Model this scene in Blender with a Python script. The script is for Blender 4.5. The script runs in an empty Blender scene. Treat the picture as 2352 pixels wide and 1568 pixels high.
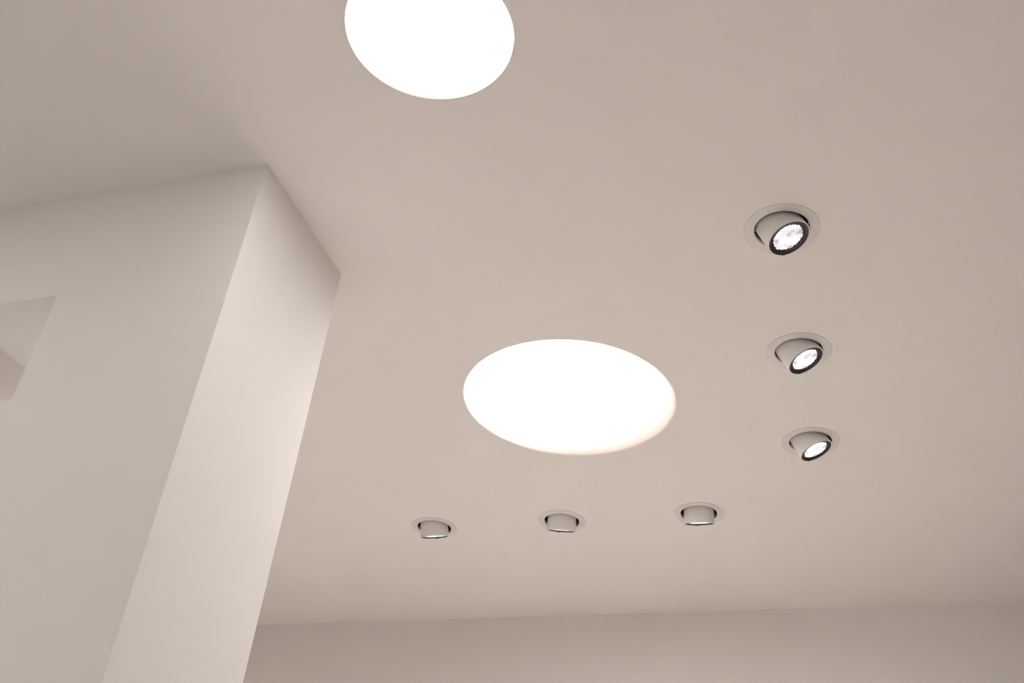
import bpy, bmesh, math, random
from mathutils import Vector, Matrix

# ------------------------------------------------------------------ camera, world, exposure
scene = bpy.context.scene
COL = scene.collection
W, H = 2352, 1568
F_PX = 2372.2
YAW, PITCH, ROLL = map(math.radians, (-21.0723, 35.6714, 6.2639))
CAM_Z, CEIL_Z = 1.5, 3.25


def camera_matrix():
    fwd = Vector((math.sin(YAW) * math.cos(PITCH), math.cos(YAW) * math.cos(PITCH), math.sin(PITCH)))
    r0 = Vector((math.cos(YAW), -math.sin(YAW), 0))
    u0 = r0.cross(fwd)
    r = math.cos(ROLL) * r0 + math.sin(ROLL) * u0
    u = -math.sin(ROLL) * r0 + math.cos(ROLL) * u0
    m = Matrix((r, u, -fwd)).transposed().to_4x4()
    m.translation = (0, 0, CAM_Z)
    return m


cam_data = bpy.data.cameras.new('camera')
cam_data.sensor_width = 36
cam_data.lens = 36 * F_PX / W
cam_data.clip_start = 0.01
cam = bpy.data.objects.new('camera', cam_data)
COL.objects.link(cam)
cam.matrix_world = camera_matrix()
scene.camera = cam

world = bpy.data.worlds.new('world')
scene.world = world
world.use_nodes = True
bg = world.node_tree.nodes['Background']
bg.inputs['Color'].default_value = (1.0, 0.92, 0.86, 1)
SKY = 1.6
bg.inputs['Strength'].default_value = SKY

vs = scene.view_settings
vs.view_transform = 'Standard'
vs.look = 'None'
vs.gamma = 1
vs.use_curve_mapping = False
vs.exposure = 0.0
scene.cycles.max_bounces = 10
scene.cycles.diffuse_bounces = 7
scene.cycles.use_light_tree = False
scene.cycles.sample_clamp_indirect = 0.0

# light levels of the room's lamps and of the added fill spots
LAMP_COL = (1.0, 0.97, 0.945)
PANEL_L = 21.6          # large round recessed light
PANEL_S = 16.0          # small round recessed light
SPOT_W = 940.0          # each swivel spotlight
SPOT_ANGLE = 32.0
BEHIND_FILL_W = 330.0         # fill pair added behind the left wall
DOWN_FILL_W = 480.0           # unseen fill row that points straight down
LENS_L = 1.35


# ------------------------------------------------------------------ materials
def principled(name, col, rough=0.5, metal=0.0, bump=0.0, scale=200.0, spec=0.5, tint=0.0):
    m = bpy.data.materials.new(name)
    m.use_nodes = True
    nt = m.node_tree
    b = nt.nodes['Principled BSDF']
    b.inputs['Base Color'].default_value = (*col, 1)
    b.inputs['Roughness'].default_value = rough
    b.inputs['Metallic'].default_value = metal
    b.inputs['Specular IOR Level'].default_value = spec
    tc = nt.nodes.new('ShaderNodeTexCoord')
    nz = nt.nodes.new('ShaderNodeTexNoise')
    nz.inputs['Scale'].default_value = scale
    nz.inputs['Detail'].default_value = 4
    nt.links.new(tc.outputs['Object'], nz.inputs['Vector'])
    if tint:
        mx = nt.nodes.new('ShaderNodeMix')
        mx.data_type = 'RGBA'
        mx.inputs[6].default_value = (*[c * (1 - tint) for c in col], 1)
        mx.inputs[7].default_value = (*[min(1, c * (1 + tint)) for c in col], 1)
        nt.links.new(nz.outputs['Fac'], mx.inputs[0])
        nt.links.new(mx.outputs[2], b.inputs['Base Color'])
    if bump:
        bp = nt.nodes.new('ShaderNodeBump')
        bp.inputs['Strength'].default_value = bump
        bp.inputs['Distance'].default_value = 0.0006
        nt.links.new(nz.outputs['Fac'], bp.inputs['Height'])
        nt.links.new(bp.outputs['Normal'], b.inputs['Normal'])
    return m


def emitter(name, col, strength):
    m = bpy.data.materials.new(name)
    m.use_nodes = True
    b = m.node_tree.nodes['Principled BSDF']
    b.inputs['Base Color'].default_value = (0.8, 0.8, 0.8, 1)
    b.inputs['Emission Color'].default_value = (*col, 1)
    b.inputs['Emission Strength'].default_value = strength
    return m


PAINT_COL = (0.80, 0.773, 0.759)
M = {
    'ceiling_paint': principled('ceiling_paint', PAINT_COL, 0.85, bump=0.12, scale=170, spec=0.2),
    'wall_paint': principled('wall_paint', PAINT_COL, 0.85, bump=0.15, scale=150, spec=0.2),
    'right_wall_dark': principled('right_wall_dark', (0.34, 0.31, 0.285), 0.85, bump=0.15, scale=150, spec=0.2),  # unseen right wall darkened so less light bounces onto the ceiling
    'wall_paint_lit': principled('wall_paint_lit', (0.875, 0.85, 0.84), 0.85, bump=0.12, scale=150, spec=0.2),  # wall paint lightened to stand in for light inside the opening
    'floor_stone': principled('floor_stone', (0.66, 0.61, 0.575), 0.55, bump=0.1, scale=40, tint=0.06),
    'trim_lacquer': principled('trim_lacquer', (0.71, 0.685, 0.67), 0.5, spec=0.3),
    'head_lacquer': principled('head_lacquer', (0.82, 0.80, 0.785), 0.7, spec=0.2, bump=0.05, scale=900),
    'can_metal': principled('can_metal', (0.045, 0.045, 0.042), 0.5),
    'collar_metal': principled('collar_metal', (0.30, 0.29, 0.28), 0.4, metal=0.4),
    'clip_steel': principled('clip_steel', (0.42, 0.41, 0.39), 0.35, metal=0.8),
    'baffle_black': principled('baffle_black', (0.022, 0.019, 0.021), 0.32),
    'lens_gap': principled('lens_gap', (0.05, 0.04, 0.055), 0.5),
    'lens_bead': emitter('lens_bead', (1.0, 0.93, 0.97), LENS_L),
    'reflector_white': principled('reflector_white', (0.86, 0.81, 0.76), 0.7, spec=0.2),
    'rim_grey': principled('rim_grey', (0.080, 0.070, 0.058), 0.6, spec=0.2),
    'panel_glow': emitter('panel_glow', LAMP_COL, PANEL_L),
    'small_glow': emitter('small_glow', LAMP_COL, PANEL_S),
    'window_frame': principled('window_frame', (0.75, 0.74, 0.72), 0.4),
}
M['lens_bead'].cycles.emission_sampling = 'NONE'
_nt = M['lens_bead'].node_tree           # the beads do not all pass the same amount of light
_b = _nt.nodes['Principled BSDF']
_b.inputs['Base Color'].default_value = (0.25, 0.22, 0.26, 1)
_tc = _nt.nodes.new('ShaderNodeTexCoord')
_nz = _nt.nodes.new('ShaderNodeTexNoise')
_nz.inputs['Scale'].default_value = 38
_nz.inputs['Detail'].default_value = 1
_mr = _nt.nodes.new('ShaderNodeMapRange')
_mr.inputs['From Min'].default_value = 0.35
_mr.inputs['From Max'].default_value = 0.65
_mr.inputs['To Min'].default_value = LENS_L * 0.45
_mr.inputs['To Max'].default_value = LENS_L * 1.45
_nt.links.new(_tc.outputs['Object'], _nz.inputs['Vector'])
_nt.links.new(_nz.outputs['Fac'], _mr.inputs['Value'])
_nt.links.new(_mr.outputs['Result'], _b.inputs['Emission Strength'])
gl = bpy.data.materials.new('window_glass')
gl.use_nodes = True
nt = gl.node_tree
nt.nodes.clear()
o_ = nt.nodes.new('ShaderNodeOutputMaterial')
t_ = nt.nodes.new('ShaderNodeBsdfTransparent')
t_.inputs['Color'].default_value = (0.95, 0.97, 0.96, 1)
g_ = nt.nodes.new('ShaderNodeBsdfGlossy')
g_.inputs['Roughness'].default_value = 0.02
x_ = nt.nodes.new('ShaderNodeMixShader')
x_.inputs[0].default_value = 0.06
nt.links.new(t_.outputs[0], x_.inputs[1])
nt.links.new(g_.outputs[0], x_.inputs[2])
nt.links.new(x_.outputs[0], o_.inputs['Surface'])
M['window_glass'] = gl


# ------------------------------------------------------------------ mesh helpers
def mesh_from_bm(bm, name, smooth_angle=None):
    bmesh.ops.recalc_face_normals(bm, faces=bm.faces)
    me = bpy.data.meshes.new(name)
    bm.to_mesh(me)
    bm.free()
    if smooth_angle is not None:
        for p in me.polygons:
            p.use_smooth = True
        me.set_sharp_from_angle(angle=math.radians(smooth_angle))
    return me


def obj(name, me, mat, parent=None, loc=None, rot=None):
    o = bpy.data.objects.new(name, me)
    COL.objects.link(o)
    if mat is not None and me is not None and not me.materials:
        me.materials.append(mat)
    o.parent = parent
    if loc is not None:
        o.location = loc
    if rot is not None:
        o.rotation_mode = 'QUATERNION'
        o.rotation_quaternion = rot
    return o


def tag(o, label, cat, group=None, kind=None):
    o['label'] = label
    o['category'] = cat
    if group:
        o['group'] = group
    if kind:
        o['kind'] = kind
    return o


def empty(name, loc):
    o = bpy.data.objects.new(name, None)
    o.empty_display_size = 0.05
    COL.objects.link(o)
    o.location = loc
    return o


def add_box(bm, lo, hi):
    vs_ = [bm.verts.new((x, y, z)) for x in (lo[0], hi[0]) for y in (lo[1], hi[1]) for z in (lo[2], hi[2])]
    for f in ((0, 1, 3, 2), (4, 6, 7, 5), (0, 4, 5, 1), (2, 3, 7, 6), (0, 2, 6, 4), (1, 5, 7, 3)):
        bm.faces.new([vs_[i] for i in f])


def box_mesh(name, *boxes):
    bm = bmesh.new()
    for lo, hi in boxes:
        add_box(bm, lo, hi)
    return mesh_from_bm(bm, name)


def lathe(name, profile, seg=72, closed=False, cap_end=False, cap_start=False, smooth=35):
    """turn a (radius, height) profile round the z axis"""
    bm = bmesh.new()
    rings = []
    for r, z in profile:
        if r < 1e-6:
            rings.append([bm.verts.new((0, 0, z))])
        else:
            rings.append([bm.verts.new((r * math.cos(2 * math.pi * k / seg), r * math.sin(2 * math.pi * k / seg), z))
                          for k in range(seg)])
    pairs = list(zip(rings, rings[1:])) + ([(rings[-1], rings[0])] if closed else [])
    for a, b in pairs:
        for k in range(seg):
            k2 = (k + 1) % seg
            if len(a) == 1 and len(b) == 1:
                continue
            if len(a) == 1:
                bm.faces.new((a[0], b[k], b[k2]))
            elif len(b) == 1:
                bm.faces.new((a[k], a[k2], b[0]))
            else:
                bm.faces.new((a[k], a[k2], b[k2], b[k]))
    if cap_start:
        bm.faces.new(rings[0])
    if cap_end:
        bm.faces.new(rings[-1])
    return mesh_from_bm(bm, name, smooth)


def cut(me, cutters):
    """boolean difference of a slab and a list of cutter meshes, baked into a new mesh"""
    base = bpy.data.objects.new('cut_base', me)
    COL.objects.link(base)
    bm = bmesh.new()
    for c in cutters:
        bm.from_mesh(c)
    cme = bpy.data.meshes.new('cutter')
    bm.to_mesh(cme)
    bm.free()
    co = bpy.data.objects.new('cutter', cme)
    COL.objects.link(co)
    md = base.modifiers.new('cut', 'BOOLEAN')
    md.operation = 'DIFFERENCE'
    md.solver = 'EXACT'
    md.object = co
    dg = bpy.context.evaluated_depsgraph_get()
    out = bpy.data.meshes.new_from_object(base.evaluated_get(dg))
    for o in (base, co):
        bpy.data.objects.remove(o)
    bpy.data.meshes.remove(cme)
    return out


def cyl_at(x, y, r, z0, z1, seg=72):
    bm = bmesh.new()
    ra, rb = [], []
    for k in range(seg):
        a = 2 * math.pi * k / seg
        ra.append(bm.verts.new((x + r * math.cos(a), y + r * math.sin(a), z0)))
        rb.append(bm.verts.new((x + r * math.cos(a), y + r * math.sin(a), z1)))
    for k in range(seg):
        k2 = (k + 1) % seg
        bm.faces.new((ra[k], ra[k2], rb[k2], rb[k]))
    bm.faces.new(ra[::-1])
    bm.faces.new(rb)
    return mesh_from_bm(bm, 'cyl')


# ------------------------------------------------------------------ layout (metres; the camera stands at x = y = 0)
X_L, X_R = -4.4, 0.86
Y_F, Y_B = -3.2, 4.3456
A_Y, A_Y2, A_X = 1.4702, 1.8903, -1.2463          # the wall on the left: front face, back face, free end
BIG = (-0.7964, 2.6176, 0.332)                     # large round light: x, y, radius
SMALL = (-0.7207, 1.2026, 0.1765)
SMALL_2 = (-2.45, 0.40, 0.25)
# x, y, tilt of the swivel head (horizontal components of its axis over the drop)
SPOTS = [
    (-0.0814, 1.9488, 0.4165, -0.0426),
    (-0.0855, 2.4695, 0.4901, 0.0056),
    (-0.0922, 2.9710, 0.4386, 0.0501),
    (-1.5534, 3.4101, 0.0327, 0.3855),
    (-1.0359, 3.4176, -0.1009, 0.3757),
    (-0.5193, 3.4214, -0.0214, 0.3776),
    (-2.70, 3.400, 0.0, 0.38),             # pair added behind the left wall to brighten the opening
    (-3.217, 3.395, 0.0, 0.38),
]
FILL_DOWN_SPOTS = [(-2.30, -0.35), (-1.783, -0.35), (-1.266, -0.35)]      # row added out of frame, pointing down, to brighten the left ceiling
HOLE_R = 0.0885

# ------------------------------------------------------------------ the room
T = 0.2
ceil = box_mesh('ceiling', ((X_L - T, Y_F - T, CEIL_Z), (X_R + T, Y_B + T, CEIL_Z + 0.35)))
cutters = [cyl_at(x, y, HOLE_R, CEIL_Z - 0.1, CEIL_Z + 0.30) for x, y, *_ in SPOTS + FILL_DOWN_SPOTS]
cutters += [cyl_at(x, y, r, CEIL_Z - 0.1, CEIL_Z + 0.30, 160) for x, y, r in ((*BIG[:2], BIG[2] + .002), (*SMALL[:2], SMALL[2] + .0006), (*SMALL_2[:2], SMALL_2[2] + .0006))]
tag(obj('ceiling', cut(ceil, cutters), M['ceiling_paint']), 'smooth off-white plaster ceiling with round recessed lights', 'ceiling', kind='structure')
tag(obj('floor', box_mesh('floor', ((X_L - T, Y_F - T, -0.2), (X_R + T, Y_B + T, 0))), M['floor_stone']),
    'pale beige floor below the frame', 'floor', kind='structure')
tag(obj('wall_back', box_mesh('wall_back', ((X_L - T, Y_B, 0), (X_R + T, Y_B + T, CEIL_Z))), M['wall_paint']),
    'plain off-white back wall along the bottom of the picture', 'wall', kind='structure')
tag(obj('wall_right', box_mesh('wall_right', ((X_R, Y_F, 0), (X_R + T, Y_B, CEIL_Z))), M['right_wall_dark']),
    'plain wall just beyond the right edge, darkened to cut bounced light', 'wall', kind='structure')
tag(obj('wall_far_left', box_mesh('wall_far_left', ((X_L - T, Y_F, 0), (X_L, Y_B, CEIL_Z))), M['wall_paint']),
    'plain off-white wall far to the left, out of frame', 'wall', kind='structure')

# wall behind the camera, with a wide window added for general daylight fill
WX0, WX1, WZ0, WZ1 = -3.4, 0.2, 0.2, 2.35
tag(obj('wall_front', box_mesh('wall_front',
        ((X_L - T, Y_F - T, 0), (WX0, Y_F, CEIL_Z)), ((WX1, Y_F - T, 0), (X_R + T, Y_F, CEIL_Z)),
        ((WX0, Y_F - T, 0), (WX1, Y_F, WZ0)), ((WX0, Y_F - T, WZ1), (WX1, Y_F, CEIL_Z))), M['wall_paint']),
    'plain off-white wall with an added wide window behind the viewer', 'wall', kind='structure')
win = empty('fill_window_1', ((WX0 + WX1) / 2, Y_F - 0.1, WZ0))
tag(win, 'wide glazed window added behind the viewer for fill light', 'window', kind='structure')
hw, hh = (WX1 - WX0) / 2, WZ1 - WZ0
obj('window_frame', box_mesh('window_frame', ((-hw, -.03, 0), (hw, .03, .06)), ((-hw, -.03, hh - .06), (hw, .03, hh)),
    ((-hw, -.03, .06), (-hw + .06, .03, hh - .06)), ((hw - .06, -.03, .06), (hw, .03, hh - .06)),
    ((-.03, -.03, .06), (.03, .03, hh - .06))), M['window_frame'], win)
for s in (-1, 1):
    obj('pane', box_mesh('pane', ((min(s * .03, s * (hw - .06)), -.004, .06), (max(s * .03, s * (hw - .06)), .004, hh - .06))), M['window_glass'], win)

# wall on the left: thick, with a free end and a small square opening
NX0, NX1, NZ0, NZ1 = -2.031, -1.725, CAM_Z + 1.126, CAM_Z + 1.4205
LT = 0.0004
wall = box_mesh('wall_left', ((X_L, A_Y, 0), (A_X, A_Y2, CEIL_Z)))
cutter = box_mesh('c', ((NX0 - LT, A_Y - .1, NZ0 - LT), (NX1 + LT, A_Y2 + .1, NZ1 + LT)))
wl = obj('wall_left', cut(wall, [cutter]), M['wall_paint'])
tag(wl, 'thick off-white wall end on the left with a brightly lit side', 'wall', kind='structure')
nl = obj('opening_lining', box_mesh('opening_lining',
    ((NX0 - LT, A_Y, NZ0 - LT), (NX0, A_Y2, NZ1 + LT)), ((NX1, A_Y, NZ0 - LT), (NX1 + LT, A_Y2, NZ1 + LT)),
    ((NX0, A_Y, NZ0 - LT), (NX1, A_Y2, NZ0)), ((NX0, A_Y, NZ1), (NX1, A_Y2, NZ1 + LT))), M['wall_paint_lit'], wl)
nl['label'] = 'small square opening high in the wall'

# ------------------------------------------------------------------ round recessed lights
# large: a white flared dish that rises to a glowing plate set a little off its centre
x, y, r = BIG
big = empty('round_ceiling_light', (x, y, CEIL_Z))
tag(big, 'large glowing round recessed light in the middle of the ceiling', 'ceiling light', 'round recessed lights')
PR, PX, PY, PT = 0.290, -0.013, -0.023, 0.046


def flared_dish(seg=160, n=18, bend=0.53):
    bm = bmesh.new()
    rings = []

    def ring(rad, cx, cy, z):
        rings.append([bm.verts.new((cx + rad * math.cos(2 * math.pi * k / seg), cy + rad * math.sin(2 * math.pi * k / seg), z)) for k in range(seg)])
    ring(r + .002, 0, 0, 0)
    ring(r + .002, 0, 0, PT + .02)
    ring(PR, PX, PY, PT + .02)
    ring(PR, PX, PY, PT)
    for i in range(1, n + 1):
        q = i / n                                   # steep beside the plate, then an even slope down to the ceiling
        u = q * q
        ring(PR + (r - PR) * u, PX * (1 - u), PY * (1 - u), PT * (1 - q) * ((1 - q) + 2 * q * bend))
    for p_, q_ in zip(rings, rings[1:] + rings[:1]):
        for k in range(seg):
            k2 = (k + 1) % seg
            bm.faces.new((p_[k], p_[k2], q_[k2], q_[k]))
    return mesh_from_bm(bm, 'reflector_dish', 35)


obj('reflector_dish', flared_dish(), M['reflector_white'], big)
obj('diffuser', lathe('diffuser', [(0, 0), (PR - .0005, 0), (PR - .0005, .006), (0, .006)], 160), M['panel_glow'], big, (PX, PY, PT + .001))
# small: a diffuser almost flush in a thin rim; a second one hangs over the wall with the opening, out of frame
for (x, y, r), label in ((SMALL, 'smaller glowing round recessed light cut off by the top edge'),
                         (SMALL_2, 'round recessed light in front of the square opening, outside the left edge')):
    sm = empty('round_ceiling_light', (x, y, CEIL_Z))
    tag(sm, label, 'ceiling light', 'round recessed lights')
    obj('rim', lathe('rim', [(r, 0.0), (r + .0006, 0.0), (r + .0006, .03), (r - .01, .03), (r - .01, .012), (r, .012)], 160, closed=True), M['rim_grey'], sm)
    obj('diffuser', lathe('diffuser', [(0, .0045), (r - .0015, .0045), (r - .0005, .006), (r - .0005, .011), (0, .011)], 128), M['small_glow'], sm)

# ------------------------------------------------------------------ swivel spotlights
ring_me = lathe('trim_ring', [(.0661, .0070), (.0661, -.0012), (.0668, -.0020), (.0895, -.0020), (.0909, -.0010), (.0909, 0.0), (.0880, 0.0), (.0880, .0070)], 96, closed=True, smooth=30)
collar_me = lathe('collar', [(.0665, .0072), (.0860, .0072), (.0860, .0120), (.0665, .0120)], 96, closed=True)
can_me = lathe('can', [(.0868, .0125), (.0868, .150), (0, .150), (0, .153), (.0880, .153), (.0880, .0125)], 72, closed=True)
# head: axis -z is the beam; origin is the pivot
FACE, BR, FR = .0399, .0545, .0515
head_me = lathe('head', [(FR, -FACE), (BR - .0008, -FACE), (BR, -FACE + .0010), (BR, .030), (BR - .006, .040), (.030, .048), (0, .048), (0, .045),
                         (.028, .045), (FR, .034), (FR, -FACE + .012), (FR - .0004, -FACE + .002)], 96, smooth=32)
LENS_Z, LENS_R = -FACE + .0047, .0400
baffle_me = lathe('baffle', [(FR - .0003, -FACE + .0004), (FR - .0012, -FACE + .0004), (FR - .0030, -FACE + .0018), (LENS_R, LENS_Z - .0012), (LENS_R, LENS_Z + .006), (FR - .0003, LENS_Z + .006)], 96, closed=True)
gap_me = lathe('lens_back', [(0, LENS_Z + .0006), (LENS_R, LENS_Z + .0006), (LENS_R, LENS_Z + .004), (0, LENS_Z + .004)], 72)


def bead_lens():
    bm = bmesh.new()
    p = .0037
    rb = p * 0.44
    nrow = int(LENS_R / (p * .866)) + 1
    for j in range(-nrow, nrow + 1):
        for i in range(-nrow - 2, nrow + 3):
            cx, cy = (i + 0.5 * (j % 2)) * p, j * p * .866
            if math.hypot(cx, cy) > LENS_R - rb * .7:
                continue
            rings = []
            for rr, zz in ((1.0, .0006), (.72, -.0004)):
                rings.append([bm.verts.new((cx + rb * rr * math.cos(math.pi / 3 * k + .52), cy + rb * rr * math.sin(math.pi / 3 * k + .52), LENS_Z + zz)) for k in range(6)])
            top = bm.verts.new((cx, cy, LENS_Z - .0008))
            for k in range(6):
                k2 = (k + 1) % 6
                bm.faces.new((rings[0][k], rings[0][k2], rings[1][k2], rings[1][k]))
                bm.faces.new((rings[1][k], rings[1][k2], top))
    return mesh_from_bm(bm, 'lens')


lens_me = bead_lens()
tab_me = box_mesh('latch_tab', ((-.0055, -.0015, -.0012), (.0055, .0015, .004)))
clip_me = box_mesh('pivot_clip', ((-.006, -.0012, -.004), (.006, .0012, .022)), ((-.0025, -.0035, .006), (.0025, .0012, .011)))
screw_me = lathe('screw', [(0, -.0010), (.0011, -.0010), (.0013, 0), (.0013, .002), (0, .002)], 16)

LABELS = [
    'swivel spotlight in the ceiling, topmost and largest of the right-hand column',
    'swivel spotlight in the ceiling, middle one of the right-hand column',
    'swivel spotlight in the ceiling, lowest of the right-hand column',
    'swivel spotlight in the ceiling, nearest the left wall end in the bottom row',
    'swivel spotlight in the ceiling, middle one of the bottom row',
    'swivel spotlight in the ceiling, rightmost of the bottom row',
    'added fill spotlight hidden behind the left wall, nearer its free end',
    'added fill spotlight hidden behind the left wall, farther from its free end',
]


def spotlight(x, y, tx, ty, label, tab_angle, group, watts, clip_angle=10):
    root = empty('swivel_spotlight', (x, y, CEIL_Z))
    tag(root, label, 'spotlight', group)
    rg = obj('trim_ring', ring_me, M['trim_lacquer'], root)
    rg['label'] = 'flat off-white trim ring'
    obj('collar', collar_me, M['collar_metal'], rg)
    obj('can', can_me, M['can_metal'], root)
    axis = Vector((tx, ty, -1)).normalized()
    az = math.atan2(ty, tx)
    # local frame: -z along the beam, +x towards the tilt direction
    zl = -axis
    yl = Vector((-math.sin(az), math.cos(az), 0))
    xl = yl.cross(zl).normalized()
    rot = Matrix((xl, yl, zl)).transposed().to_quaternion()
    hd = obj('head', head_me, M['head_lacquer'], root, (0, 0, .0025), rot)
    hd['label'] = 'light grey cylindrical lamp head'
    obj('baffle', baffle_me, M['baffle_black'], hd)['label'] = 'black front ring'
    obj('lens_back', gap_me, M['lens_gap'], hd)
    obj('lens', lens_me, M['lens_bead'], hd)['label'] = 'lit beaded lens'
    t = tab_angle
    obj('latch_tab', tab_me, M['baffle_black'], hd, ((FR - .0018) * math.cos(t), (FR - .0018) * math.sin(t), -FACE), Matrix.Rotation(t + math.pi / 2, 3, 'Z').to_quaternion())
    for a in (math.radians(clip_angle), math.radians(clip_angle + 180)):       # the clips that carry the head, either side of it
        obj('pivot_clip', clip_me, M['clip_steel'], root, (.0640 * math.cos(a), .0640 * math.sin(a), .0125), Matrix.Rotation(a + math.pi / 2, 3, 'Z').to_quaternion())
    ld = bpy.data.lights.new('spot_lamp', 'SPOT')
    ld.energy = watts
    ld.color = LAMP_COL
    ld.spot_size = math.radians(SPOT_ANGLE)
    ld.spot_blend = 0.9
    ld.shadow_soft_size = 0.03
    lo = bpy.data.objects.new('spot_lamp', ld)
    COL.objects.link(lo)
    lo.parent = hd
    lo.location = (0, 0, -FACE - .002)
    return root


for i, (x, y, tx, ty) in enumerate(SPOTS):
    spotlight(x, y, tx, ty, LABELS[i], math.radians(119 if i < 3 else 15), ('spotlights along the right side', 'spotlights along the back wall', 'added fill spotlights behind the left wall')[(i >= 3) + (i >= 6)],
              SPOT_W if i < 6 else BEHIND_FILL_W, 0 if i < 3 else 24)
for (x, y), which in zip(FILL_DOWN_SPOTS, ('left end', 'middle', 'right end')):
    spotlight(x, y, 0.0, 0.0001, 'added fill spotlight pointing straight down above the frame, %s of its row' % which, math.radians(60), 'added fill spotlights pointing straight down', DOWN_FILL_W)
